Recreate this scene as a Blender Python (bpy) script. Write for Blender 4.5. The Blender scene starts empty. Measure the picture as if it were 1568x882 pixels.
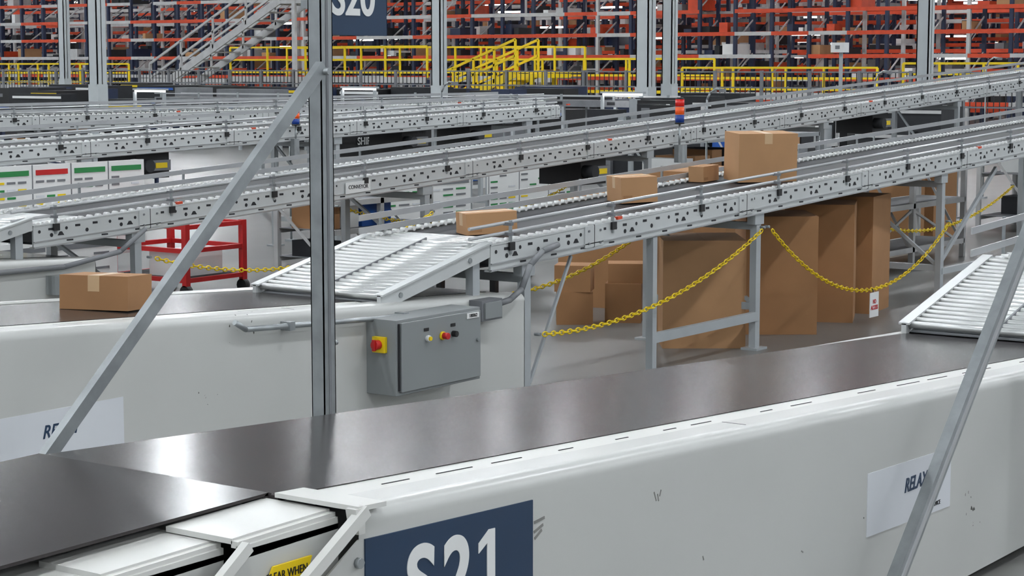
import bpy, math, random
from mathutils import Vector, Matrix
random.seed(7)
S=bpy.context.scene
H=1.56
# ---------------------------------------------------------------- materials
def lin(c):
    return tuple(((x/255)/12.92 if x/255<=0.04045 else ((x/255+0.055)/1.055)**2.4) for x in c)
def mat(name,rgb,rough=.5,metal=0,var=.06,scale=6,bump=0,emit=0,spec=.5,coat=0,stretch=None):
    m=bpy.data.materials.new(name); m.use_nodes=True
    nt=m.node_tree; n=nt.nodes; l=nt.links; b=n['Principled BSDF']
    c=lin(rgb)
    tc=n.new('ShaderNodeTexCoord'); mp=n.new('ShaderNodeMapping')
    l.new(tc.outputs['Object'],mp.inputs['Vector'])
    if stretch: mp.inputs['Scale'].default_value=stretch
    nz=n.new('ShaderNodeTexNoise'); nz.inputs['Scale'].default_value=scale; nz.inputs['Detail'].default_value=5
    l.new(mp.outputs['Vector'],nz.inputs['Vector'])
    cr=n.new('ShaderNodeValToRGB')
    cr.color_ramp.elements[0].position=.3; cr.color_ramp.elements[1].position=.7
    cr.color_ramp.elements[0].color=(*[max(0,x*(1-var)) for x in c],1)
    cr.color_ramp.elements[1].color=(*[min(1,x*(1+var)) for x in c],1)
    l.new(nz.outputs['Fac'],cr.inputs['Fac']); l.new(cr.outputs['Color'],b.inputs['Base Color'])
    b.inputs['Roughness'].default_value=rough; b.inputs['Metallic'].default_value=metal
    b.inputs['Specular IOR Level'].default_value=spec
    if coat: b.inputs['Coat Weight'].default_value=coat; b.inputs['Coat Roughness'].default_value=.15
    if bump:
        bp=n.new('ShaderNodeBump'); bp.inputs['Strength'].default_value=bump; bp.inputs['Distance'].default_value=.01
        l.new(nz.outputs['Fac'],bp.inputs['Height']); l.new(bp.outputs['Normal'],b.inputs['Normal'])
    if emit:
        b.inputs['Emission Color'].default_value=(*c,1); b.inputs['Emission Strength'].default_value=emit
    return m
def scuffed(name,rgb):
    """painted sheet metal with sparse dark chips"""
    m=mat(name,rgb,.34,0,.03,1.5,coat=.12)
    nt=m.node_tree;n=nt.nodes;l=nt.links;b=n['Principled BSDF']
    src=b.inputs['Base Color'].links[0].from_socket
    tc=n['Texture Coordinate']
    v=n.new('ShaderNodeTexNoise'); v.inputs['Scale'].default_value=38; v.inputs['Detail'].default_value=3
    v2=n.new('ShaderNodeTexNoise'); v2.inputs['Scale'].default_value=2.6
    l.new(tc.outputs['Object'],v.inputs['Vector']); l.new(tc.outputs['Object'],v2.inputs['Vector'])
    mu=n.new('ShaderNodeMath'); mu.operation='MULTIPLY'
    l.new(v.outputs['Fac'],mu.inputs[0]); l.new(v2.outputs['Fac'],mu.inputs[1])
    r=n.new('ShaderNodeValToRGB'); e=r.color_ramp.elements
    e[0].position=.466; e[0].color=(0,0,0,1); e[1].position=.478; e[1].color=(1,1,1,1)
    l.new(mu.outputs[0],r.inputs['Fac'])
    mx=n.new('ShaderNodeMixRGB'); l.new(r.outputs['Color'],mx.inputs['Fac']); l.new(src,mx.inputs['Color1'])
    mx.inputs['Color2'].default_value=(.06,.055,.05,1)
    l.new(mx.outputs['Color'],b.inputs['Base Color'])
    return m
M={}
M['panel']=scuffed('painted_panel',(193,194,191))
M['panel2']=mat('painted_trim',(212,212,208),.35,0,.03,3)
M['belt']=mat('rubber_belt',(60,57,57),.19,0,.25,5,bump=.008,spec=.09,stretch=(.22,8,1))
M['belt_dk']=mat('roller_belt',(44,44,47),.55,0,.12,4,spec=.3,stretch=(.3,6,1))
M['galv']=mat('galvanised_steel',(160,165,167),.38,.65,.16,14)
M['steel']=mat('grey_painted_steel',(170,175,178),.42,.1,.05,6)
M['frame']=mat('conveyor_frame_paint',(196,199,199),.4,.1,.05,5)
M['alu']=mat('bright_rail',(190,192,194),.3,.45,.05,8)
M['roller']=mat('roller_steel',(208,210,209),.3,.5,.05,10)
M['white']=mat('white_plastic',(228,229,228),.45,0,.02)
M['black']=mat('black_plastic',(24,24,26),.5,0,.1)
M['hole']=mat('dark_slot',(36,36,40),.8,0,.1)
M['ctrl']=mat('control_box_grey',(134,138,139),.45,0,.03,3)
M['navy']=mat('sign_navy',(28,54,82),.45,0,.04,4)
M['card']=mat('cardboard',(180,138,98),.8,0,.06,5,bump=.05)
M['card2']=mat('cardboard_dark',(160,118,80),.85,0,.08,4,bump=.05)
M['tape']=mat('packing_tape',(202,170,132),.35,0,.03)
M['yellow']=mat('safety_yellow',(236,204,16),.45,0,.05)
M['red']=mat('red_paint',(190,30,32),.4,0,.05)
M['blue']=mat('blue_paint',(36,88,168),.4,0,.05)
M['orange']=mat('rack_orange',(204,70,34),.5,0,.14)
M['uprt']=mat('rack_navy',(30,42,70),.5,0,.12)
M['silver']=mat('rack_galvanised',(188,188,188),.5,.2,.1)
M['green']=mat('poster_green',(40,130,70),.5,0,.05)
M['col']=mat('column_paint',(180,186,188),.5,0,.03)
M['dark']=mat('dark_mesh',(34,36,40),.7,0,.15)
M['grey']=mat('mid_grey',(116,118,122),.6,0,.15)
M['scuff']=mat('rubber_scuff',(128,127,124),.6,0,.2,30)
M['lamp']=mat('lamp_emitter',(246,251,255),.5,0,0,emit=185)
M['tube']=mat('tube_emitter',(252,252,250),.5,0,0,emit=9)
M['beac_o']=mat('beacon_orange',(235,90,30),.25,0,.03,emit=.1)
M['beac_r']=mat('beacon_red',(205,30,25),.25,0,.03,emit=.1)
M['beac_b']=mat('beacon_blue',(25,60,140),.25,0,.03,emit=.05)
M['wall']=mat('wall_paint',(200,202,204),.7,0,.04,1)
M['ceil']=mat('ceiling_deck',(172,175,180),.8,0,.05,1)
M['paper']=mat('paper_white',(212,215,220),.5,0,.02)
M['floor']=mat('polished_concrete',(116,116,114),.34,0,.12,.9,spec=.4)
# ---------------------------------------------------------------- mesh builder
class MB:
    def __init__(s): s.v=[];s.f=[];s.m=[];s.sm=[];s.mats=[]
    def mi(s,k):
        if k not in s.mats: s.mats.append(k)
        return s.mats.index(k)
    def face(s,idx,k,smooth=False): s.f.append(idx);s.m.append(s.mi(k));s.sm.append(smooth)
    def hexa(s,p,k):
        b=len(s.v); s.v+= [tuple(q) for q in p]
        for q in ((3,2,1,0),(4,5,6,7),(0,1,5,4),(1,2,6,5),(2,3,7,6),(3,0,4,7)):
            s.face([b+i for i in q],k)
    def box(s,x0,x1,y0,y1,z0,z1,k):
        s.hexa([(x0,y0,z0),(x1,y0,z0),(x1,y1,z0),(x0,y1,z0),(x0,y0,z1),(x1,y0,z1),(x1,y1,z1),(x0,y1,z1)],k)
    def sbox(s,x0,x1,y0,y1,zf,d0,d1,k):
        a,b=zf(x0),zf(x1)
        s.hexa([(x0,y0,a+d0),(x1,y0,b+d0),(x1,y1,b+d0),(x0,y1,a+d0),(x0,y0,a+d1),(x1,y0,b+d1),(x1,y1,b+d1),(x0,y1,a+d1)],k)
    def beam(s,p0,p1,w,h,k):
        p0=Vector(p0);p1=Vector(p1);d=(p1-p0).normalized()
        r=d.cross(Vector((0,0,1)))
        if r.length<1e-3: r=Vector((0,1,0))
        r.normalize(); u=r.cross(d).normalized()
        c=[]
        for p in (p0,p1):
            c.append([p-r*w/2-u*h/2,p+r*w/2-u*h/2,p+r*w/2+u*h/2,p-r*w/2+u*h/2])
        a,b=c
        s.hexa([a[0],b[0],b[1],a[1],a[3],b[3],b[2],a[2]],k)
    def tube(s,p0,p1,r,k,n=8,r2=None):
        p0=Vector(p0);p1=Vector(p1);d=(p1-p0).normalized()
        a=d.cross(Vector((0,0,1)))
        if a.length<1e-3: a=Vector((1,0,0))
        a.normalize(); u=a.cross(d); r2=r if r2 is None else r2
        b=len(s.v)
        for p,rr in ((p0,r),(p1,r2)):
            for i in range(n):
                t=2*math.pi*i/n
                s.v.append(tuple(p+a*rr*math.cos(t)+u*rr*math.sin(t)))
        for i in range(n):
            j=(i+1)%n; s.face([b+i,b+j,b+n+j,b+n+i],k,True)
        s.face([b+i for i in range(n)][::-1],k); s.face([b+n+i for i in range(n)],k)
    def pipe(s,pts,r,k,n=8):
        for a,b in zip(pts,pts[1:]): s.tube(a,b,r,k,n)
    def prism(s,pts,y0,y1,k):
        b=len(s.v);n=len(pts)
        s.v+=[(x,y0,z) for x,z in pts]+[(x,y1,z) for x,z in pts]
        s.face([b+i for i in range(n)],k); s.face([b+n+i for i in range(n)][::-1],k)
        for i in range(n):
            j=(i+1)%n; s.face([b+i,b+n+i,b+n+j,b+j],k)
    def loft(s,prof,x0,x1,zf,k,smooth=False):
        b=len(s.v);n=len(prof)
        for x in (x0,x1):
            for y,dz in prof:
                s.v.append((x,y,dz[1] if isinstance(dz,tuple) else zf(x)+dz))
        for i in range(n-1):
            s.face([b+i,b+n+i,b+n+i+1,b+i+1],k,smooth)
    def obj(s,name,bevel=0,parent=None,solid=0):
        me=bpy.data.meshes.new(name); me.from_pydata(s.v,[],s.f); me.update()
        for k in s.mats: me.materials.append(M[k])
        for i,p in enumerate(me.polygons): p.material_index=s.m[i]; p.use_smooth=s.sm[i]
        o=bpy.data.objects.new(name,me); S.collection.objects.link(o)
        if bevel:
            q=o.modifiers.new('bevel','BEVEL'); q.width=bevel; q.segments=2; q.limit_method='ANGLE'; q.angle_limit=math.radians(40)
        if parent: o.parent=parent
        return o
def text(body,name,loc,size,k,parent=None,rot=(math.pi/2,0,0),sx=1,offset=0,align='CENTER',shear=0):
    c=bpy.data.curves.new(name,'FONT'); c.body=body; c.size=size; c.align_x=align; c.align_y='CENTER'
    c.extrude=.0008; c.offset=offset; c.shear=shear; c.materials.append(M[k])
    o=bpy.data.objects.new(name,c); S.collection.objects.link(o)
    o.location=loc; o.rotation_euler=rot; o.scale=(sx,1,1)
    if parent: o.parent=parent
    return o
# ---------------------------------------------------------------- building shell
def shell():
    b=MB(); b.box(-45,95,-45,100,-.2,0,'floor'); b.obj('floor')
    b=MB(); b.box(-45,95,-45,100,9.6,9.8,'ceil')
    for x in range(-44,95,4): b.box(x-.08,x+.08,-45,100,9.25,9.6,'steel')
    b.obj('ceiling')
    b=MB(); b.box(82,82.3,-45,100,0,9.6,'wall')
    b.obj('wall_far')
    b=MB(); b.box(-45,82,99.7,100,0,9.6,'wall')
    b.obj('wall_left')
    b=MB()
    for x in range(-24,80,8):
        for y in range(-24,90,8):
            b.box(x-.55,x+.55,y-.23,y+.23,8.62,8.72,'steel')
            b.box(x-.50,x+.50,y-.2,y+.2,8.59,8.615,'lamp')
            b.tube((x-.4,y,8.7),(x-.4,y,9.3),.01,'black',4); b.tube((x+.4,y,8.7),(x+.4,y,9.3),.01,'black',4)
    b.obj('ceiling_light_fixtures')
shell()
# ---------------------------------------------------------------- belt conveyors
def rim(s): return .9034-.0517*s
def belt_conv(t0,t1,s0,s1,diag=False,dashes=True):
    b=MB()
    lip=[(t0,-.06)]+[(t0+.034-.034*math.cos(a),-.034+.034*math.sin(a)) for a in [i*math.pi/2/8 for i in range(9)]]
    b.loft(lip,s0,s1,rim,'panel',True)
    b.loft([(t0+.034,0),(t0+.10,0)],s0,s1,rim,'panel')
    b.loft([(t0+.10,0),(t0+.103,-.009)],s0,s1,rim,'grey')
    b.loft([(t0+.103,-.009),(t0+.198,-.006)],s0,s1,rim,'panel2')
    b.loft([(t0+.198,-.006),(t0+.202,-.03)],s0,s1,rim,'panel2')
    if diag:
        b.prism([(s0,rim(s0)-.06),(s0-1.0,.15),(s0-1.0,.03),(s1,.03),(s1,rim(s1)-.06)],t0,t0+.004,'panel')
    else:
        b.prism([(s0,rim(s0)-.06),(s0,.03),(s1,.03),(s1,rim(s1)-.06)],t0,t0+.004,'panel')
    far=[(t1-.055,-.04),(t1-.055,-.003),(t1-.045,.004),(t1-.02,.004),(t1-.004,-.004),(t1,-.03),(t1,('abs',.03))]
    b.loft(far,s0-1.4 if diag else s0,s1,lambda x: rim(max(x,s0)) ,'panel')
    b.hexa([(s1-.004,t0,.03),(s1,t0,.03),(s1,t1,.03),(s1-.004,t1,.03),(s1-.004,t0,rim(s1)-.03),(s1,t0,rim(s1)-.03),(s1,t1,rim(s1)-.03),(s1-.004,t1,rim(s1)-.03)],'panel')
    b.sbox(s0,s1-.03,t0+.196,t1-.052,rim,-.014,-.004,'belt')
    if dashes:
        x=s0+.25
        while x<s1-.3:
            L=random.uniform(.05,.16)
            b.sbox(x,x+L,t0+.15,t0+.153,rim,-.0078,-.0062,'hole')
            x+=L+random.uniform(.05,.3)
        x=s0+1.5
        while x<s1-.2:
            b.sbox(x,x+.003,t0+.034,t0+.1,rim,-.002,.0008,'grey'); x+=1.5
    return b
T1,T1b=2.25,3.16
b=belt_conv(T1,T1b,2.66,7.4,diag=True)
b.sbox(2.645,2.725,2.238,2.44,rim,-.004,.005,'panel2')
b.hexa([(2.645,2.236,.72),(2.662,2.236,.72),(2.662,2.26,.72),(2.645,2.26,.72),(2.635,2.236,.768),(2.662,2.236,.768),(2.662,2.26,.768),(2.635,2.26,.768)],'panel2')
b.beam((2.665,2.238,.762),(1.66,2.238,.167),.018,.022,'panel2')
# rubber scuffs beside the lane sign and small scratches
for q in ((3.213,.632,3.25,.636),(3.212,.612,3.245,.622),(3.214,.598,3.24,.612)):
    b.beam((q[0],T1-.0005,q[1]),(q[2],T1-.0005,q[3]),.001,.006,'scuff')
for q in ((3.68,.612,3.69,.59),(3.71,.612,3.704,.598),(3.695,.605,3.70,.588),(3.9,.42,3.905,.41),(4.4,.33,4.41,.325)):
    b.beam((q[0],T1-.0005,q[1]),(q[2],T1-.0005,q[3]),.001,.003,'scuff')
steps=[(2.40,2.655,2.295,2.475,.752),(2.15,2.415,2.35,2.52,.735),(1.88,2.165,2.385,2.56,.72),(1.55,1.90,2.41,2.60,.705)]
for i,(a,c,y0,y1,z) in enumerate(steps):
    zf=lambda x,z=z,c=c: z-.02*(c-x)
    b.sbox(a,c,y0+.02,y1,zf,-.006,.004,'panel2')
    b.sbox(a,c,y0+.006,y0+.022,zf,-.012,0,'panel2')
    b.sbox(a,c,y0,y0+.01,zf,-.03,-.008,'panel2')
    b.prism([(a,z-.02),(a-.9,.12),(a-.9,.03),(c,.03),(c,z-.02)],y0,y0+.004,'panel')
    b.beam((a+.01,y0-.008,z-.012),(a-.88,y0-.008,.14),.016,.02,'panel2')
    b.tube((a+.09,y0-.014,z-.1),(a+.09,y0,z-.1),.010,'galv',8)
b.tube((2.655,2.24,.665),(2.655,2.25,.665),.010,'galv',8)
b.box(1.5,2.7,2.45,2.50,.55,.70,'black')
zl=lambda x: .7655-.012*(2.66-x)
b.sbox(.6,2.66,2.47,3.108,zl,-.006,.0,'belt')
b.tube((2.66,2.47,.7505),(2.66,3.108,.7505),.0145,'belt',16)
belt_s21=b.obj('belt_conveyor')
w=MB(); w.prism([(2.475,.690),(2.575,.690),(2.535,.60),(2.42,.60)],2.287,2.292,'yellow')
wo=w.obj('warning_label')
text('CLEAR WHEN\nRUNNING','label_text',(2.507,2.2865,.660),.022,'black',wo,sx=.8)
T2,T2b=5.11,6.02
b=belt_conv(T2,T2b,1.2,7.22); b.obj('belt_conveyor')
T3,T3b=7.97,8.88
b=belt_conv(T3,T3b,3.2,7.25,dashes=False)
b.box(6.9,7.1,T3-.07,T3,.36,.46,'ctrl'); b.pipe([(4,T3-.03,.53),(7.0,T3-.03,.5),(7.4,T3-.03,.55),(7.6,T3-.02,.66)],.014,'grey')
b.obj('belt_conveyor')
# ---------------------------------------------------------------- signs
b=MB(); zf=lambda x: .705-.045*(x-2.675)
b.sbox(2.675,3.205,T1-.003,T1,zf,-.34,0,'navy')
b.prism([(3.046,.515),(3.072,.514),(3.072,.649),(3.052,.650),(3.018,.628),(3.018,.608),(3.046,.624)],T1-.0048,T1-.003,'white')
so=b.obj('lane_sign')
text('S','lane_letter',(2.79,T1-.004,.585),.195,'white',so,(math.pi/2,math.atan(.045),0),1.0,.0055,'LEFT')
text('2','lane_digit',(2.902,T1-.004,.580),.195,'white',so,(math.pi/2,math.atan(.045),0),.95,.0055,'LEFT')
def paper(s0,s1,z0,z1,t,txt,tx,sz,k='navy',sl=0):
    b=MB(); b.sbox(s0,s1,t-.002,t,lambda x: sl*(x-s0),z0,z1,'paper'); o=b.obj('paper_notice')
    text(txt,'print',(tx,t-.003,(z0+z1)/2+.01),sz,k,o,sx=.9,offset=.001,shear=.3)
    return o
p=paper(3.85,4.76,.225,.395,T2,'RELAY',4.47,.064)
p=paper(4.78,5.34,.29,.465,T1,'RELAX',5.09,.056,sl=-.03)
text('VALUE   SERVICE','print_small',(5.2,T1-.003,.30),.018,'black',p)
# ---------------------------------------------------------------- control cabinet on S20
b=MB()
b.box(6.1,6.67,4.955,5.11,.225,.535,'ctrl'); b.box(6.12,6.655,4.94,4.955,.24,.523,'ctrl')
b.box(6.112,6.116,4.945,4.955,.245,.52,'hole')
b.box(6.082,6.1,5.0,5.065,.40,.465,'yellow'); b.tube((6.1,5.032,.433),(6.055,5.032,.433),.02,'red',12); b.box(6.048,6.06,5.025,5.039,.41,.456,'red')
zb_=.444
b.tube((6.285,4.94,zb_),(6.285,4.925,zb_),.013,'white',14); b.tube((6.285,4.925,zb_),(6.285,4.917,zb_),.009,'yellow',12)
b.tube((6.385,4.94,zb_),(6.385,4.93,zb_),.018,'yellow',16); b.tube((6.385,4.93,zb_),(6.385,4.905,zb_),.014,'red',14)
b.tube((6.46,4.94,zb_),(6.46,4.917,zb_),.013,'black',14)
for x in (6.28,6.46): b.box(x-.016,x+.016,4.937,4.94,.474,.488,'black')
b.box(6.555,6.64,4.936,4.94,.495,.519,'white')
b.tube((6.63,4.94,.40),(6.63,4.93,.40),.008,'galv',8)
cab=b.obj('control_cabinet',bevel=.004)
text('180062','cabinet_number',(6.597,4.935,.507),.021,'black',cab,sx=.9)
b=MB()
zc=lambda x: rim(x)-.055
b.pipe([(5.30,5.08,zc(5.30)+.03),(5.36,5.08,zc(5.36)),(6.62,5.08,zc(6.62)),(6.80,5.08,zc(6.80))],.011,'galv',10)
b.box(6.80,6.95,5.04,5.11,.45,.54,'grey'); b.box(6.815,6.935,5.03,5.04,.46,.53,'ctrl')
b.pipe([(6.95,5.07,.51),(7.05,5.07,.52),(7.14,5.07,.56),(7.22,5.08,.66),(7.33,5.09,.715),(7.5,5.12,.73)],.014,'grey',10)
for x in (5.6,6.3): b.box(x-.015,x+.015,5.06,5.11,zc(x)-.017,zc(x)+.017,'galv')
b.obj('electrical_conduit')
# ---------------------------------------------------------------- strut post, braces, S20 sign
b=MB()
x,y=3.70,3.24
b.box(x-.022,x+.022,y-.021,y-.018,.1,2.6,'galv'); b.box(x-.022,x-.019,y-.021,y+.021,.1,2.6,'galv'); b.box(x+.019,x+.022,y-.021,y+.021,.1,2.6,'galv')
b.box(x-.022,x-.01,y+.018,y+.021,.1,2.6,'galv'); b.box(x+.01,x+.022,y+.018,y+.021,.1,2.6,'galv')
b.box(x-.004,x+.004,y-.0225,y-.021,.1,2.6,'grey')
b.box(x-.05,x+.05,y-.08,y+.05,.0,.1,'galv')
b.beam((x-.035,y-.035,1.558),(2.72,y-.035,.69),.022,.030,'galv'); b.tube((x-.035,y-.06,1.545),(x-.035,y-.01,1.545),.009,'galv',8)
b.tube((x+.022,y,.86),(x+.05,y,.86),.007,'galv',8); b.tube((x+.03,y,.845),(x+.03,y,.875),.010,'galv',8)
b.obj('strut_post')
b=MB()
b.beam((5.95,2.12,1.44),(4.47,2.12,.0),.03,.05,'galv'); b.beam((5.95,2.103,1.44),(4.47,2.103,.0),.004,.014,'alu')
b.box(4.40,4.55,2.04,2.2,0,.05,'galv')
x=5.93; b.box(x-.022,x+.022,2.14,2.18,.0,2.6,'galv')
b.obj('strut_post')
b=MB(); b.box(3.72,4.015,3.285,3.29,1.636,1.95,'navy'); b.box(3.68,3.75,3.262,3.285,1.7,1.72,'galv'); so=b.obj('lane_sign')
text('S20','lane_number',(3.88,3.284,1.727),.125,'white',so,sx=.95,offset=.003)
# ---------------------------------------------------------------- roller chutes
def chute(t0,t1,s0,z0,s1,z1):
    b=MB(); sl=(z1-z0)/(s1-s0); zf=lambda x: z0+sl*(x-s0)
    for y in (t0,t1-.02):
        b.sbox(s0-.03,s1,y,y+.02,zf,-.055,.012,'frame')
        b.sbox(s0-.03,s1,y-.012,y+.032,zf,.008,.016,'frame')
    b.sbox(s0,s1,t0+.02,t1-.02,zf,-.04,-.03,'grey')
    x=s0
    while x<s1:
        b.tube((x,t0+.02,zf(x)),(x,t1-.02,zf(x)),.0142,'roller',10); x+=.044
    b.sbox(s0,s1,(t0+t1)/2-.004,(t0+t1)/2+.004,zf,.0,.0165,'grey')
    for x in (s0+.1,s1-.15): b.tube((x,t0-.006,zf(x)-.025),(x,t0,zf(x)-.025),.012,'galv',8)
    b.box(s0+.0,s0+.06,t0,t1,zf(s0)-.08,zf(s0)-.03,'frame')
    b.box(s1-.1,s1-.05,t0+.02,t0+.06,0,zf(s1)-.05,'steel'); b.box(s1-.1,s1-.05,t1-.06,t1-.02,0,zf(s1)-.05,'steel')
    b.obj('roller_chute')
chute(T2+.03,T2+.75,6.26,.605,6.995,.765)
chute(T1+.12,T1b-.04,6.93,.575,7.715,.765)
chute(T3+.03,T3+.75,6.1,.60,6.845,.755)
# ---------------------------------------------------------------- roller conveyors
def rconv(t0,t1,s0,s1,zb,legs,label=None,near_rail=True,detail=True,start=.45,high=False,drives=()):
    b=MB(); FH=.12
    for y,o in ((t0,1),(t1,-1)):
        b.sbox(s0,s1,min(y,y+o*.012),max(y,y+o*.012),zb,0,FH,'frame')
        b.sbox(s0,s1,min(y,y+o*.035),max(y,y+o*.035),zb,-.004,.004,'frame')
        b.sbox(s0,s1,min(y-o*.004,y+o*.035),max(y-o*.004,y+o*.035),zb,FH-.006,FH,'frame')
    b.sbox(s0,s1,t0-.008,t0,zb,.03,.035,'alu')
    b.sbox(s0,s1,t0-.006,t0,zb,.0,.006,'alu')
    b.sbox(s0+start,s1,t0+.06,t1-.05,zb,FH-.03,FH-.012,'belt_dk')
    b.sbox(s0,s1,t0+.012,t1-.012,zb,.02,.03,'dark')
    for x in drives:      # black motor / gearbox hanging below the frame
        z=zb(x); b.box(x,x+.34,t0+.12,t0+.5,z-.20,z,'black'); b.tube((x+.05,t0+.12,z-.1),(x+.05,t0+.02,z-.1),.05,'dark',12)
        b.box(x+.1,x+.3,t0+.06,t0+.12,z-.14,z-.06,'grey'); b.box(x+.14,x+.26,t0+.055,t0+.06,z-.12,z-.08,'yellow')
    x=s0+.02
    while x<s0+start: b.tube((x,t0+.02,zb(x)+FH-.02),(x,t1-.02,zb(x)+FH-.02),.0165,'roller',8); x+=.045
    x=s0+.04; i=0
    step=.062
    while x<s1:
        z=zb(x)
        b.tube((x,t0+.008,z+FH),(x,t0+.04,z+FH),.0125,'white',8)
        if detail or i%2==0:
            b.tube((x,t1-.04,z+FH),(x,t1-.008,z+FH),.0125,'white',6)
        q=i%8
        if q in (0,3):
            b.tube((x,t0-.002,z+.083),(x,t0+.002,z+.083),.009,'hole',8)
        if q in (1,4,6):
            b.box(x,x+.034,t0-.002,t0+.002,z+.084,z+.096,'hole')
        if q in (1,5):
            b.tube((x+.02,t0-.002,z+.058),(x+.02,t0+.002,z+.058),.011,'hole',8)
        if q==2:
            b.hexa([(x,t0-.002,z+.05),(x+.045,t0-.002,z+.05),(x+.045,t0+.002,z+.05),(x,t0+.002,z+.05),(x+.015,t0-.002,z+.07),(x+.03,t0-.002,z+.07),(x+.03,t0+.002,z+.07),(x+.015,t0+.002,z+.07)],'hole')
        if q in (3,7):
            b.box(x,x+.045,t0-.002,t0+.002,z+.014,z+.022,'hole')
        x+=step; i+=1
    x=s0+.75;i=0
    while x<s1:
        b.sbox(x,x+.16,t0-.008,t0,zb,.015,.118,'frame')
        for dx in (.03,.13):
            for dz in (.035,.095): b.tube((x+dx,t0-.014,zb(x)+dz),(x+dx,t0-.008,zb(x)+dz),.006,'grey',6)
        b.sbox(x+.078,x+.082,t0-.009,t0,zb,.012,.12,'hole')
        if i%3==0: b.sbox(x+.3,x+.34,t0-.001,t0+.02,zb,FH,FH+.014,'orange')
        x+=1.5;i+=1
    def rail(y,hs,o,r=.008,flat=False,a=None):
        a=s0-.05 if a is None else a
        for h in hs:
            if flat: b.sbox(a,s1,y-.003,y+.003,zb,FH+h-.014,FH+h+.014,'alu')
            else: b.tube((s0-.12,y,zb(s0-.12)+FH+h),(s1,y,zb(s1)+FH+h),r,'alu',8)
        x=s0+.15
        while x<s1:
            z=zb(x)+FH
            b.box(x-.007,x+.007,min(y+o*.03,y+o*.036),max(y+o*.03,y+o*.036)+.004,z-.06,z+hs[-1]+.012,'galv')
            for h in hs: b.box(x-.012,x+.012,min(y,y+o*.04),max(y,y+o*.04),z+h-.011,z+h+.003,'grey')
            if o<0: b.box(x-.020,x+.020,t0-.014,t0-.004,z-.042,z-.005,'black')
            x+=.85
    if near_rail: rail(t0+.03,(.035,.08),-1)
    if high: rail(t1-.03,(.06,.15),1,flat=True,a=s0-.28)
    else: rail(t1-.03,(.03,.09),1,flat=True)
    for x in legs:
        zt=zb(x)
        for y in (t0+.03,t1-.03):
            b.box(x-.025,x+.025,y-.02,y+.02,0,zt,'steel'); b.box(x-.06,x+.06,y-.05,y+.05,0,.012,'steel')
            b.box(x-.05,x+.05,y-.025,y+.025,zt-.06,zt+.01,'steel')
        b.box(x-.02,x+.02,t0+.03,t1-.03,.22,.26,'steel'); b.box(x-.02,x+.02,t0+.03,t1-.03,zt-.09,zt-.05,'steel')
        b.beam((x,t0+.05,.26),(x,t1-.05,zt-.09),.02,.02,'steel')
    b.obj('roller_conveyor')
    if label:
        w=MB(); w.sbox(label,label+.24,t0-.012,t0-.008,zb,.03,.10,'white'); o=w.obj('maker_label')
        text('CONVEYOR','maker_text',(label+.12,t0-.0135,zb(label+.12)+.065),.035,'black',o)
z1=lambda s:.645+.0425*(s-6.96)
z2=lambda s:.605+.049*(s-6.85)
z3=lambda s:.865+.026*(s-9.0)
z4=lambda s:.975+.003*(s-9.0)
z0=lambda s:.64+.0425*(s-7.7)
rconv(T2+.03,T2+.78,7.0,26,z1,[7.3,9.5,12.0,15.2,18.5,22],start=.25)
rconv(T3+.03,T3+.78,6.85,34,z2,[7.6,10.2,13,16,19,22.5,26],label=9.35,drives=(12.2,17.2))
rconv(10.84,11.6,6.0,15.9,z3,[7,9.8,12.6,15.4],detail=False,drives=(10.4,13.6,14.6))
rconv(13.7,14.45,8,19.8,z4,[9.5,12.5,15.5,18.5],detail=False,drives=(12.9,14.2,16.6,18.9))
rconv(T1+.16,T1b-.06,7.72,12,z0,[8.3,10.5],near_rail=True,high=True)
b=MB()
b.box(8.38,8.42,5.14,5.18,0,z1(8.4),'steel'); b.box(8.34,8.46,5.1,5.22,0,.012,'steel'); b.box(8.4,9.5,5.145,5.175,.16,.21,'steel')
b.beam((7.33,5.16,.1),(7.7,5.18,.66),.012,.016,'steel')
b.box(12.0,14.2,5.145,5.175,.2,.24,'steel')
b.beam((12.05,5.2,.25),(13,5.2,.85),.02,.03,'steel')
b.obj('conveyor_support_frame')
# ---------------------------------------------------------------- cartons
def carton(x,y,z,wx,wy,h,rot=0,k='card',tilt=0,tape=True):
    b=MB(); a,c=wx/2,wy/2
    b.box(-a,a,-c,c,0,h,k)
    b.box(-a*.998,a*.998,-.0015,.0015,h,h+.0006,'card2')
    if tape:
        b.box(-a-.0008,a+.0008,-.024,.024,h-.0005,h+.001,'tape')
        b.box(-a-.001,-a+.001,-.024,.024,h-.06,h+.001,'tape'); b.box(a-.001,a+.001,-.024,.024,h-.06,h+.001,'tape')
    b.box(-a*.9,-a*.4,-c-.0006,-c,h*.12,h*.3,'card2')
    o=b.obj('cardboard_box',bevel=.003)
    o.location=(x,y,z); o.rotation_euler=(0,-tilt,math.radians(rot)); return o
carton(5.14,5.60,rim(5.14)-.001,.20,.285,.130,20,'card2',tilt=-.05)
carton(7.42,5.47,z1(7.42)+.112,.25,.16,.10,-35,tilt=.04)
carton(8.88,5.58,z1(8.88)+.112,.20,.26,.135,-40,tilt=.04)
carton(10.15,5.50,z1(10.15)+.112,.24,.36,.28,50,tilt=.04)
carton(10.0,5.79,z1(10.0)+.112,.18,.10,.09,0,tilt=.04,tape=False)
carton(9.57,5.56,0,.52,.46,.60,36,'card',tape=False)
carton(10.32,5.48,0,.52,.42,.69,36,'card2',tape=False)
carton(10.95,5.50,0,.46,.42,.72,24,'card2',tape=False)
carton(11.45,5.55,0,.42,.42,.74,10,'card2',tape=False)
carton(11.0,6.95,0,.9,.6,.70,10,'card2',tape=False)
carton(12.6,7.2,0,.9,.7,.80,0,'card2',tape=False)
carton(15.6,7.15,0,.55,.4,.8,10,'card2',tape=False)
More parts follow.
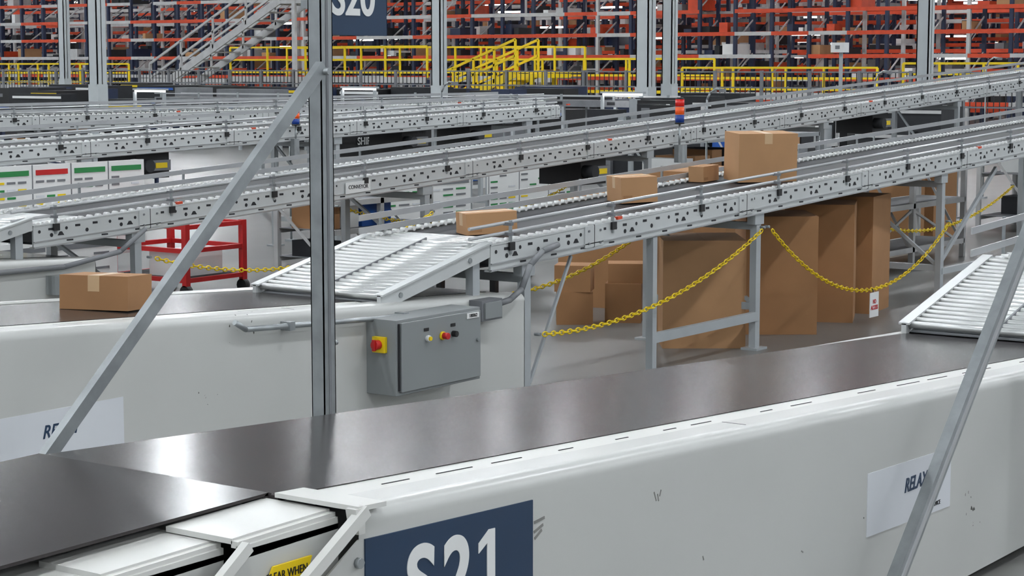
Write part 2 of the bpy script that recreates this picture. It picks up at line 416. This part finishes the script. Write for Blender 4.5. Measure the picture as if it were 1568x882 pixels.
carton(16.35,7.2,0,.5,.4,.7,0,'card2',tape=False)
for (x,y,z,h) in ((9.85,6.6,0,.2),(9.85,6.6,.2,.16),(10.1,6.4,0,.24),(10.12,6.4,.24,.12)):
    carton(x,y,z,.2,.22,h,random.uniform(-8,8)+30,'card2',tape=False)
b=MB()
b.hexa([(10.45,6.0,0),(10.75,6.0,0),(10.75,6.3,0),(10.45,6.3,0),(10.5,6.03,.26),(10.7,6.05,.22),(10.7,6.25,.25),(10.5,6.25,.2)],'blue')
b.hexa([(10.2,6.0,0),(10.4,6.0,0),(10.4,6.2,0),(10.2,6.2,0),(10.23,6.03,.20),(10.38,6.03,.24),(10.36,6.18,.22),(10.23,6.18,.2)],'white')
b.obj('plastic_bags',bevel=.03)
# ---------------------------------------------------------------- yellow chains
def chain(p0,p1,sag,name='barrier_chain'):
    p0=Vector(p0);p1=Vector(p1); b=MB()
    N=200; pts=[]
    for i in range(N+1):
        t=i/N; p=p0.lerp(p1,t); p.z-=sag*4*t*(1-t); pts.append(p)
    L=.034; acc=0; last=pts[0]; cen=[]
    for q in pts[1:]:
        d=(q-last).length
        while acc+d>=L:
            r=(L-acc)/d; last=last.lerp(q,r); cen.append(last.copy()); d=(q-last).length; acc=0
        acc+=d; last=q
    for i in range(len(cen)-1):
        a=cen[i];c=cen[i+1];mid=(a+c)/2;d=(c-a).normalized()
        sd=d.cross(Vector((0,0,1)));sd.normalize();up=sd.cross(d)
        w=sd if i%2 else up; o=up if i%2 else sd
        nb=len(b.v);nr=8;ns=4
        for j in range(nr):
            th=2*math.pi*j/nr; ctr=mid+d*math.cos(th)*.022+w*math.sin(th)*.011
            rad=(d*math.cos(th)+w*math.sin(th)).normalized()
            for k in range(ns):
                ph=2*math.pi*k/ns; b.v.append(tuple(ctr+rad*.004*math.cos(ph)+o*.004*math.sin(ph)))
        for j in range(nr):
            for k in range(ns):
                j2=(j+1)%nr;k2=(k+1)%ns
                b.face([nb+j*ns+k,nb+j2*ns+k,nb+j2*ns+k2,nb+j*ns+k2],'yellow',True)
    b.tube(p0,p0+Vector((0,.03,0)),.008,'galv',6); b.tube(p1,p1+Vector((0,.03,0)),.008,'galv',6)
    return b.obj(name)
chain((9.48,5.10,.68),(7.33,5.10,.33),.13)
chain((9.53,5.10,.68),(12.0,5.10,.55),.40)
chain((7.6,5.92,.42),(9.5,5.92,.60),.12)
chain((9.5,5.92,.60),(12.0,5.92,.60),.20)
chain((12.0,5.92,.60),(15.2,5.92,.60),.25)
chain((7.64,7.95,.50),(10.2,7.95,.60),.20)
chain((10.2,8.78,.60),(13.0,8.78,.60),.20)
b=MB(); b.box(10.79,10.91,5.085,5.089,.045,.195,'white'); b.tube((10.85,5.09,.18),(10.85,5.1,.215),.004,'black',6); o=b.obj('no_access_sign')
text('NO\nACCESS','sign_text',(10.85,5.084,.12),.036,'red',o,sx=.75,offset=.001)
# ---------------------------------------------------------------- signal beacons
def beacon(x,y,z0,z1_,r,h=.058):
    b=MB(); b.tube((x,y,z0),(x,y,z1_),.009,'galv',8)
    b.tube((x,y,z1_),(x,y,z1_+.012),r*1.1,'black',14)
    for i,k in enumerate(('beac_b','beac_o','beac_r')): b.tube((x,y,z1_+.012+i*(h+.004)),(x,y,z1_+.012+i*(h+.004)+h),r,k,14)
    zt=z1_+.012+3*(h+.004); b.tube((x,y,zt),(x,y,zt+.01),r*1.05,'black',14,r*.6)
    b.box(x-.03,x+.03,y-.01,y+.03,z0-.1,z0+.04,'galv')
    b.obj('signal_beacon')
beacon(13.36,7.96,z2(13.2)-.02,1.10,.036)
beacon(12.02,10.8,z3(12)-.02,1.07,.032,.042)
# ---------------------------------------------------------------- carts, boards, shelving
b=MB()
x0,y0=9.35,9.4
for x in (x0,x0+.55):
    for y in (y0,y0+.7): b.box(x-.02,x+.02,y-.02,y+.02,.08,.5,'red'); b.tube((x-.02,y,.045),(x+.02,y,.045),.045,'black',12)
for z in (.12,.32,.48):
    b.box(x0,x0+.55,y0-.015,y0+.015,z-.015,z+.015,'red'); b.box(x0,x0+.55,y0+.685,y0+.715,z-.015,z+.015,'red')
    b.box(x0-.015,x0+.015,y0,y0+.7,z-.015,z+.015,'red'); b.box(x0+.535,x0+.565,y0,y0+.7,z-.015,z+.015,'red')
b.box(x0+.02,x0+.53,y0+.02,y0+.68,.12,.135,'dark')
b.box(x0+.05,x0+.45,y0+.1,y0+.4,.135,.30,'white')
b.obj('red_cart')
def board(x0,x1,y,z0,z1_,heads,name='poster_board'):
    b=MB(); b.box(x0,x1,y,y+.02,z0,z1_,'white')
    n=len(heads); w=(x1-x0)/n
    for i,k in enumerate(heads):
        a=x0+i*w+.03; c=x0+(i+1)*w-.03
        b.box(a,c,y-.004,y,z1_-.07,z1_-.035,k)
        b.box(x0+i*w-.004,x0+i*w+.004,y-.003,y,z0,z1_,'grey')
        for j in range(int((z1_-z0-.1)/.05)):
            for q in range(3):
                if random.random()<.7: b.box(a+q*(c-a)/3,a+q*(c-a)/3+(c-a)*.25,y-.003,y,z1_-.12-j*.05,z1_-.105-j*.05,random.choice(['grey','paper','green','yellow','grey','grey']))
    for x in (x0+.05,x1-.05): b.box(x-.02,x+.02,y+.02,y+.06,0,z1_,'steel')
    return b.obj(name)
board(8.4,9.75,10.2,.25,.90,['green','red','green','green'])
board(8.0,9.2,9.9,.1,.42,['grey','grey'])
board(12.4,13.6,10.2,.1,.62,['grey','grey'])
board(14.0,15.4,10.3,.1,.74,['grey','yellow','grey'])
for a,c in ((17.3,18.7),(18.85,20.3)):
    b=MB(); b.box(a,c,14.9,14.94,.50,.80,'black'); b.box(a,c,14.9,14.94,0,.50,'white')
    for q in range(9):
        x=a+.1+random.random()*(c-a-.3); z=random.uniform(.05,.42); b.box(x,x+.15,14.894,14.9,z,z+.05,random.choice(['grey','blue','grey','orange']))
    o=b.obj('shipping_board')
    text('SHIPPING','board_title',((a+c)/2-.1,14.89,.67),.12,'white',o,offset=.002)
b=MB(); b.box(20.4,22.4,15.6,15.65,.80,.92,'blue'); b.box(20.4,22.4,15.65,15.9,.70,.95,'black')
for x in (20.5,22.3): b.box(x-.03,x+.03,15.7,15.76,0,.7,'steel')
b.obj('blue_guard_beam')
def shelf(x0,x1,y0,y1,h,levels,name='shelving_unit',k='silver',fill=True):
    b=MB()
    for x in (x0,(x0+x1)/2,x1):
        for y in (y0,y1): b.box(x-.02,x+.02,y-.02,y+.02,0,h,k)
        b.beam((x,y0,.1),(x,y1,h-.1),.012,.02,k)
    b.beam((x0,y0,.1),((x0+x1)/2,y0,h*.5),.012,.02,k); b.beam(((x0+x1)/2,y0,h*.5),(x1,y0,.1),.012,.02,k)
    for i in range(levels):
        z=.15+i*(h-.2)/max(1,levels-1)
        b.box(x0,x1,y0-.02,y0+.01,z-.04,z,k); b.box(x0,x1,y1-.01,y1+.02,z-.04,z,k); b.box(x0,x1,y0,y1,z-.004,z,'grey')
        if fill and i<levels-1:
            x=x0+.05
            while x<x1-.4:
                w=random.uniform(.12,.35); hh=random.uniform(.1,.26)
                if random.random()<.75: b.box(x,x+w,y0+.05,y1-.1,z,z+hh,random.choice(['card','card2','white','blue','dark','grey','dark']))
                x+=w+.04
    b.obj(name)
shelf(13.2,15.2,6.35,6.75,.88,3,fill=False)
shelf(17.6,19.4,6.6,7.2,1.0,3)
shelf(20,22.3,6.5,7.2,1.1,3)
shelf(10.8,12.0,9.4,9.9,.62,3)
shelf(16.2,19,9.6,10.2,.9,3,k='steel')
shelf(20,22.3,11,11.6,1.1,3)
shelf(20.5,22.3,16.6,17.2,1.1,3,k='uprt')
shelf(9,12,15,15.6,.9,3,k='uprt')
shelf(13,18,18.6,19.2,1.0,3,k='uprt')
b=MB()
for (x0_,y0_) in ((8.5,7.1),(10.6,7.9)):
    b.box(x0_,x0_+1.3,y0_,y0_+.5,.33,.36,'black')
    for x in (x0_+.04,x0_+1.26):
        for y in (y0_+.04,y0_+.46): b.box(x-.02,x+.02,y-.02,y+.02,0,.33,'black')
    b.box(x0_+.1,x0_+.35,y0_+.02,y0_+.2,.36,.40,'yellow')
    for q in range(5): b.box(x0_+.4+q*.16,x0_+.5+q*.16,y0_+.05,y0_+.3,.36,.42+.02*(q%3),random.choice(['dark','white','grey','blue']))
b.obj('work_table')
# ---------------------------------------------------------------- building columns
COLS=[(26,28.4),(36,40.6),(28,21.7),(28,17.35),(33,19.9),(31,13.7)]
def column(x,y,w):
    b=MB(); b.box(x-w/2,x+w/2,y-w/2,y-w/2+.02,0,9.6,'col'); b.box(x-w/2,x+w/2,y+w/2-.02,y+w/2,0,9.6,'col'); b.box(x-.01,x+.01,y-w/2,y+w/2,0,9.6,'col')
    b.box(x-w/2,x-w/2+.02,y-w/2,y+w/2,0,9.6,'col'); b.box(x-w*.75,x+w*.75,y-w*.75,y+w*.75,0,.04,'col')
    b.box(x-w/2-.01,x+w/2+.01,y-w/2-.01,y+w/2+.01,0,1.2,'col')
    b.obj('steel_column')
for (x,y),w in zip(COLS,(.24,.22,.20,.24,.22,.22)): column(x,y,w)
# ---------------------------------------------------------------- pallet racking
def racks():
    b=MB()
    R=random.Random(3)
    for ri in range(11):
        x0=46.5+ri*2.7; y=15+ri*.31; bay=R.choice((1.1,1.3,1.5)); ymax=x0*1.32
        lv0=.3+R.random()*.5
        sp=(.6,.52,.66,.5,.62,.54,.58,.55,.6,.6,.56)[ri]
        while y<ymax:
            for dx in (0,1.0):
                b.box(x0+dx-.045,x0+dx+.045,y-.045,y+.045,0,7,'uprt' if R.random()<.82 else 'silver')
            if ri<7:
                z=.4
                while z<6: 
                    b.beam((x0,y,z),(x0+1,y,z+.6),.03,.035,'uprt' if ri%2 else 'silver'); z+=.9
            z=lv0;li=0
            while z<6.5:
                f=max(0,min(1,(1.2-y/x0)/.7))
                pr=.45+.35*f
                k='orange' if R.random()<pr else 'silver'
                if R.random()<.9: b.box(x0-.05,x0-.0,y,y+bay,z-.05,z+.05,k)
                if ri<5: b.box(x0+1.0,x0+1.05,y,y+bay,z-.035,z+.035,'silver' if R.random()<.5 else k)
                if R.random()<.5 and z<5:
                    yy=y+.05
                    while yy<y+bay-.2:
                        w=R.uniform(.12,.4); hh=R.uniform(.08,sp*.5)
                        if R.random()<.55: b.box(x0+.1,x0+.9,yy,yy+w,z+.05,z+.05+hh,R.choice(['white','grey','dark','card','dark','black','orange','uprt','dark','silver','black']))
                        yy+=w+R.uniform(.05,.3)
                z+=sp; li+=1
            y+=bay
    b.obj('pallet_racking')
racks()
b=MB()
for i in range(120):
    x=46.5+2.7*random.randint(0,8)+1.6; y=random.uniform(.4*x,1.2*x); z=random.uniform(1.7,4.6)
    b.box(x-.05,x+.05,y,y+.8,z,z+.05,'tube')  # added glowing strips, scattered at random to brighten the racking
b.obj('rack_fill_strips')
# ---------------------------------------------------------------- mezzanine decks with yellow rails
def railing(b,p0,p1,h=.95,step=1.2,k='yellow',r=.03,mid=2):
    p0=Vector(p0);p1=Vector(p1);L=(p1-p0).length;n=max(1,int(L/step))
    for i in range(n+1):
        p=p0.lerp(p1,i/n); b.beam(p,p+Vector((0,0,h)),r*1.6,r*1.6,k)
    for j in range(mid+1):
        q=Vector((0,0,h*(1-j*.42))); b.beam(p0+q,p1+q,r*1.4,r*1.6,k)
def deck(x0,x1,y0,y1,z,edge='silver',rails=True,h=.85,step=1.3):
    b=MB(); b.box(x0,x1,y0,y1,z-.05,z,'grey'); b.box(x0-.04,x0,y0,y1,z-.14,z+.02,edge)
    y=y0
    while y<=y1:
        b.box(x0,x0+.1,y-.05,y+.05,0,z-.05,'uprt'); y+=2.5
    if rails:
        railing(b,(x0+.05,y0,z),(x0+.05,y1,z),h,step); railing(b,(x1,y0,z),(x1,y1,z),h,step)
    b.obj('mezzanine_deck')
deck(42,44.5,33,40.3,1.22)
deck(42,44.5,40.4,44,1.15,rails=False)
deck(40,42,44.5,50,.95,h=.65)
deck(43,44.5,29.5,32.8,1.25,h=.8)
deck(42,44,25.2,29.2,.72,h=1.0)
deck(41,43,20.2,24.4,.9,h=.6)
deck(40,42,14.5,18.2,1.05,h=.55)
def stair(p0,p1,w,k,rk,n=12):
    b=MB(); p0=Vector(p0);p1=Vector(p1)
    for dx in (0,w):
        o=Vector((dx,0,0)); b.beam(p0+o,p1+o,.05,.2,k)
        for hh in (.45,.85): b.beam(p0+o+Vector((0,0,hh)),p1+o+Vector((0,0,hh)),.05,.06,rk)
        for i in range(5):
            q=p0.lerp(p1,i/4)+o; b.beam(q,q+Vector((0,0,.85)),.05,.05,rk)
    for i in range(n):
        q=p0.lerp(p1,(i+.5)/n); b.box(q.x,q.x+w,q.y-.12,q.y+.12,q.z-.02,q.z+.02,k)
    b.box(p1.x,p1.x+w,min(p1.y,p1.y-1),p1.y+.1,p1.z-.1,p1.z,k)
    for xx in (p1.x,p1.x+w): b.beam((xx,p1.y-.5,0),(xx,p1.y-.5,p1.z),.1,.1,k)
    b.obj('access_stair')
stair((39.5,41.0,.75),(39.5,36.0,3.3),1.2,'silver','silver')
stair((40,31.2,.4),(40,28.6,1.35),1.0,'yellow','yellow',8)
b=MB()
for x0_,ya,yb in ((36,14,24),(37,24.5,48)):
    y=ya
    while y<yb: b.box(x0_-.03,x0_+.03,y-.03,y+.03,0,1.45,'grey'); y+=1.1
    for z in (.3,.75,1.1,1.42): b.box(x0_-.012,x0_+.012,ya,yb,z-.015,z+.015,'grey')
    y=ya
    while y<yb: b.box(x0_-.006,x0_+.006,y-.008,y+.008,.1,1.42,'dark'); y+=.12
b.obj('mesh_fence')
b=MB()
for i in range(200):
    x=random.uniform(27.5,34.3); r=random.uniform(.42,1.2); y=x*r; w=random.uniform(.3,1.8); h=random.uniform(.4,1.14); dx=random.uniform(.3,1)
    if any(x-.3<cx<x+dx+.3 and y-.3<cy<y+w+.3 for cx,cy in COLS+[(31.1,15.3)]): continue
    b.box(x,x+dx,y,y+w,0,h,random.choice(['dark','dark','black','black','uprt','dark','grey']))
    if random.random()<.45: b.box(x-.02,x,y,y+w,h-.1,h-.05,random.choice(['silver','white','blue','yellow','silver']))
for i in range(60):
    x=random.uniform(22.6,25.6); y=random.uniform(12.3,14.9); h=random.uniform(.5,1.12)
    b.box(x,x+random.uniform(.1,.5),y,y+random.uniform(.1,.7),0,h,random.choice(['dark','black','dark','grey','steel']))
    if random.random()<.5: b.box(x-.02,x,y,y+.3,h-.1,h-.05,random.choice(['silver','blue','white','yellow']))
b.obj('sorter_machinery')
b=MB()
for (x0_,ya,yb,z) in ((26.2,15.5,21,.90),(26.6,24,27.5,.86)):
    for dx in (0,.7):
        b.box(x0_+dx,x0_+dx+.04,ya,yb,z,z+.10,'grey')
        b.box(x0_+dx,x0_+dx+.02,ya,yb,z+.16,z+.175,'alu')
    b.box(x0_+.04,x0_+.7,ya,yb,z+.07,z+.1,'belt_dk')
    y=ya+.3
    while y<yb:
        for dx in (0,.7): b.box(x0_+dx,x0_+dx+.05,y-.025,y+.025,0,z,'steel')
        b.box(x0_-.003,x0_,y,y+.15,z+.03,z+.08,'hole'); b.box(x0_-.01,x0_+.01,y,y+.04,z+.1,z+.2,'galv'); y+=1.0
b.obj('cross_conveyor')
b=MB()
for (x,y,z) in ((24.0,24.6,1.10),(25.8,21.4,1.14),(26.0,16.2,1.09)):
    b.box(x,x+.06,y,y+.7,z,z+.03,'tube'); b.box(x,x+.08,y-.05,y+.75,z+.03,z+.06,'steel'); b.box(x,x+.05,y-.02,y+.02,0,z,'steel'); b.box(x,x+.05,y+.7,y+.74,0,z,'steel')
b.obj('tube_light')
b=MB(); b.box(31,31.2,15.2,15.45,1.78,1.95,'white'); b.beam((31.1,15.3,0),(31.1,15.3,1.78),.05,.05,'steel'); b.box(30.99,31,15.28,15.36,1.84,1.9,'grey'); b.obj('indicator_display')
for (x,y,z) in ((13,11.75,1.25),(15.2,11.75,1.4),(15.5,8.95,1.35),(19,8.95,1.5),(12,14.6,1.3),(22,8.95,1.65),(18.5,6,1.5),(20,6.0,1.6)):
    b=MB(); b.pipe([(x,y,0),(x,y,z-.1),(x,y-.03,z-.04),(x,y-.09,z),(x,y-.16,z-.01)],.010,'galv',8)
    b.box(x-.03,x+.03,y-.18,y-.14,z-.03,z,'grey'); b.box(x-.04,x+.04,y-.04,y+.04,0,.02,'steel'); b.obj('sensor_pole')
# ---------------------------------------------------------------- world + camera
w=bpy.data.worlds.new('World'); S.world=w; w.use_nodes=True
w.node_tree.nodes['Background'].inputs[0].default_value=(.88,.94,1,1); w.node_tree.nodes['Background'].inputs[1].default_value=.5
cd=bpy.data.cameras.new('cam'); cd.sensor_width=36; cd.lens=68.9; cd.clip_end=300; cd.clip_start=.1
co=bpy.data.objects.new('camera',cd); S.collection.objects.link(co)
p=math.atan(341/3000); h=math.atan2(.583,.8125)
co.location=(0,0,H); co.rotation_euler=(math.pi/2-p,0,h-math.pi/2)
S.camera=co
S.view_settings.view_transform='Standard'; S.view_settings.exposure=0
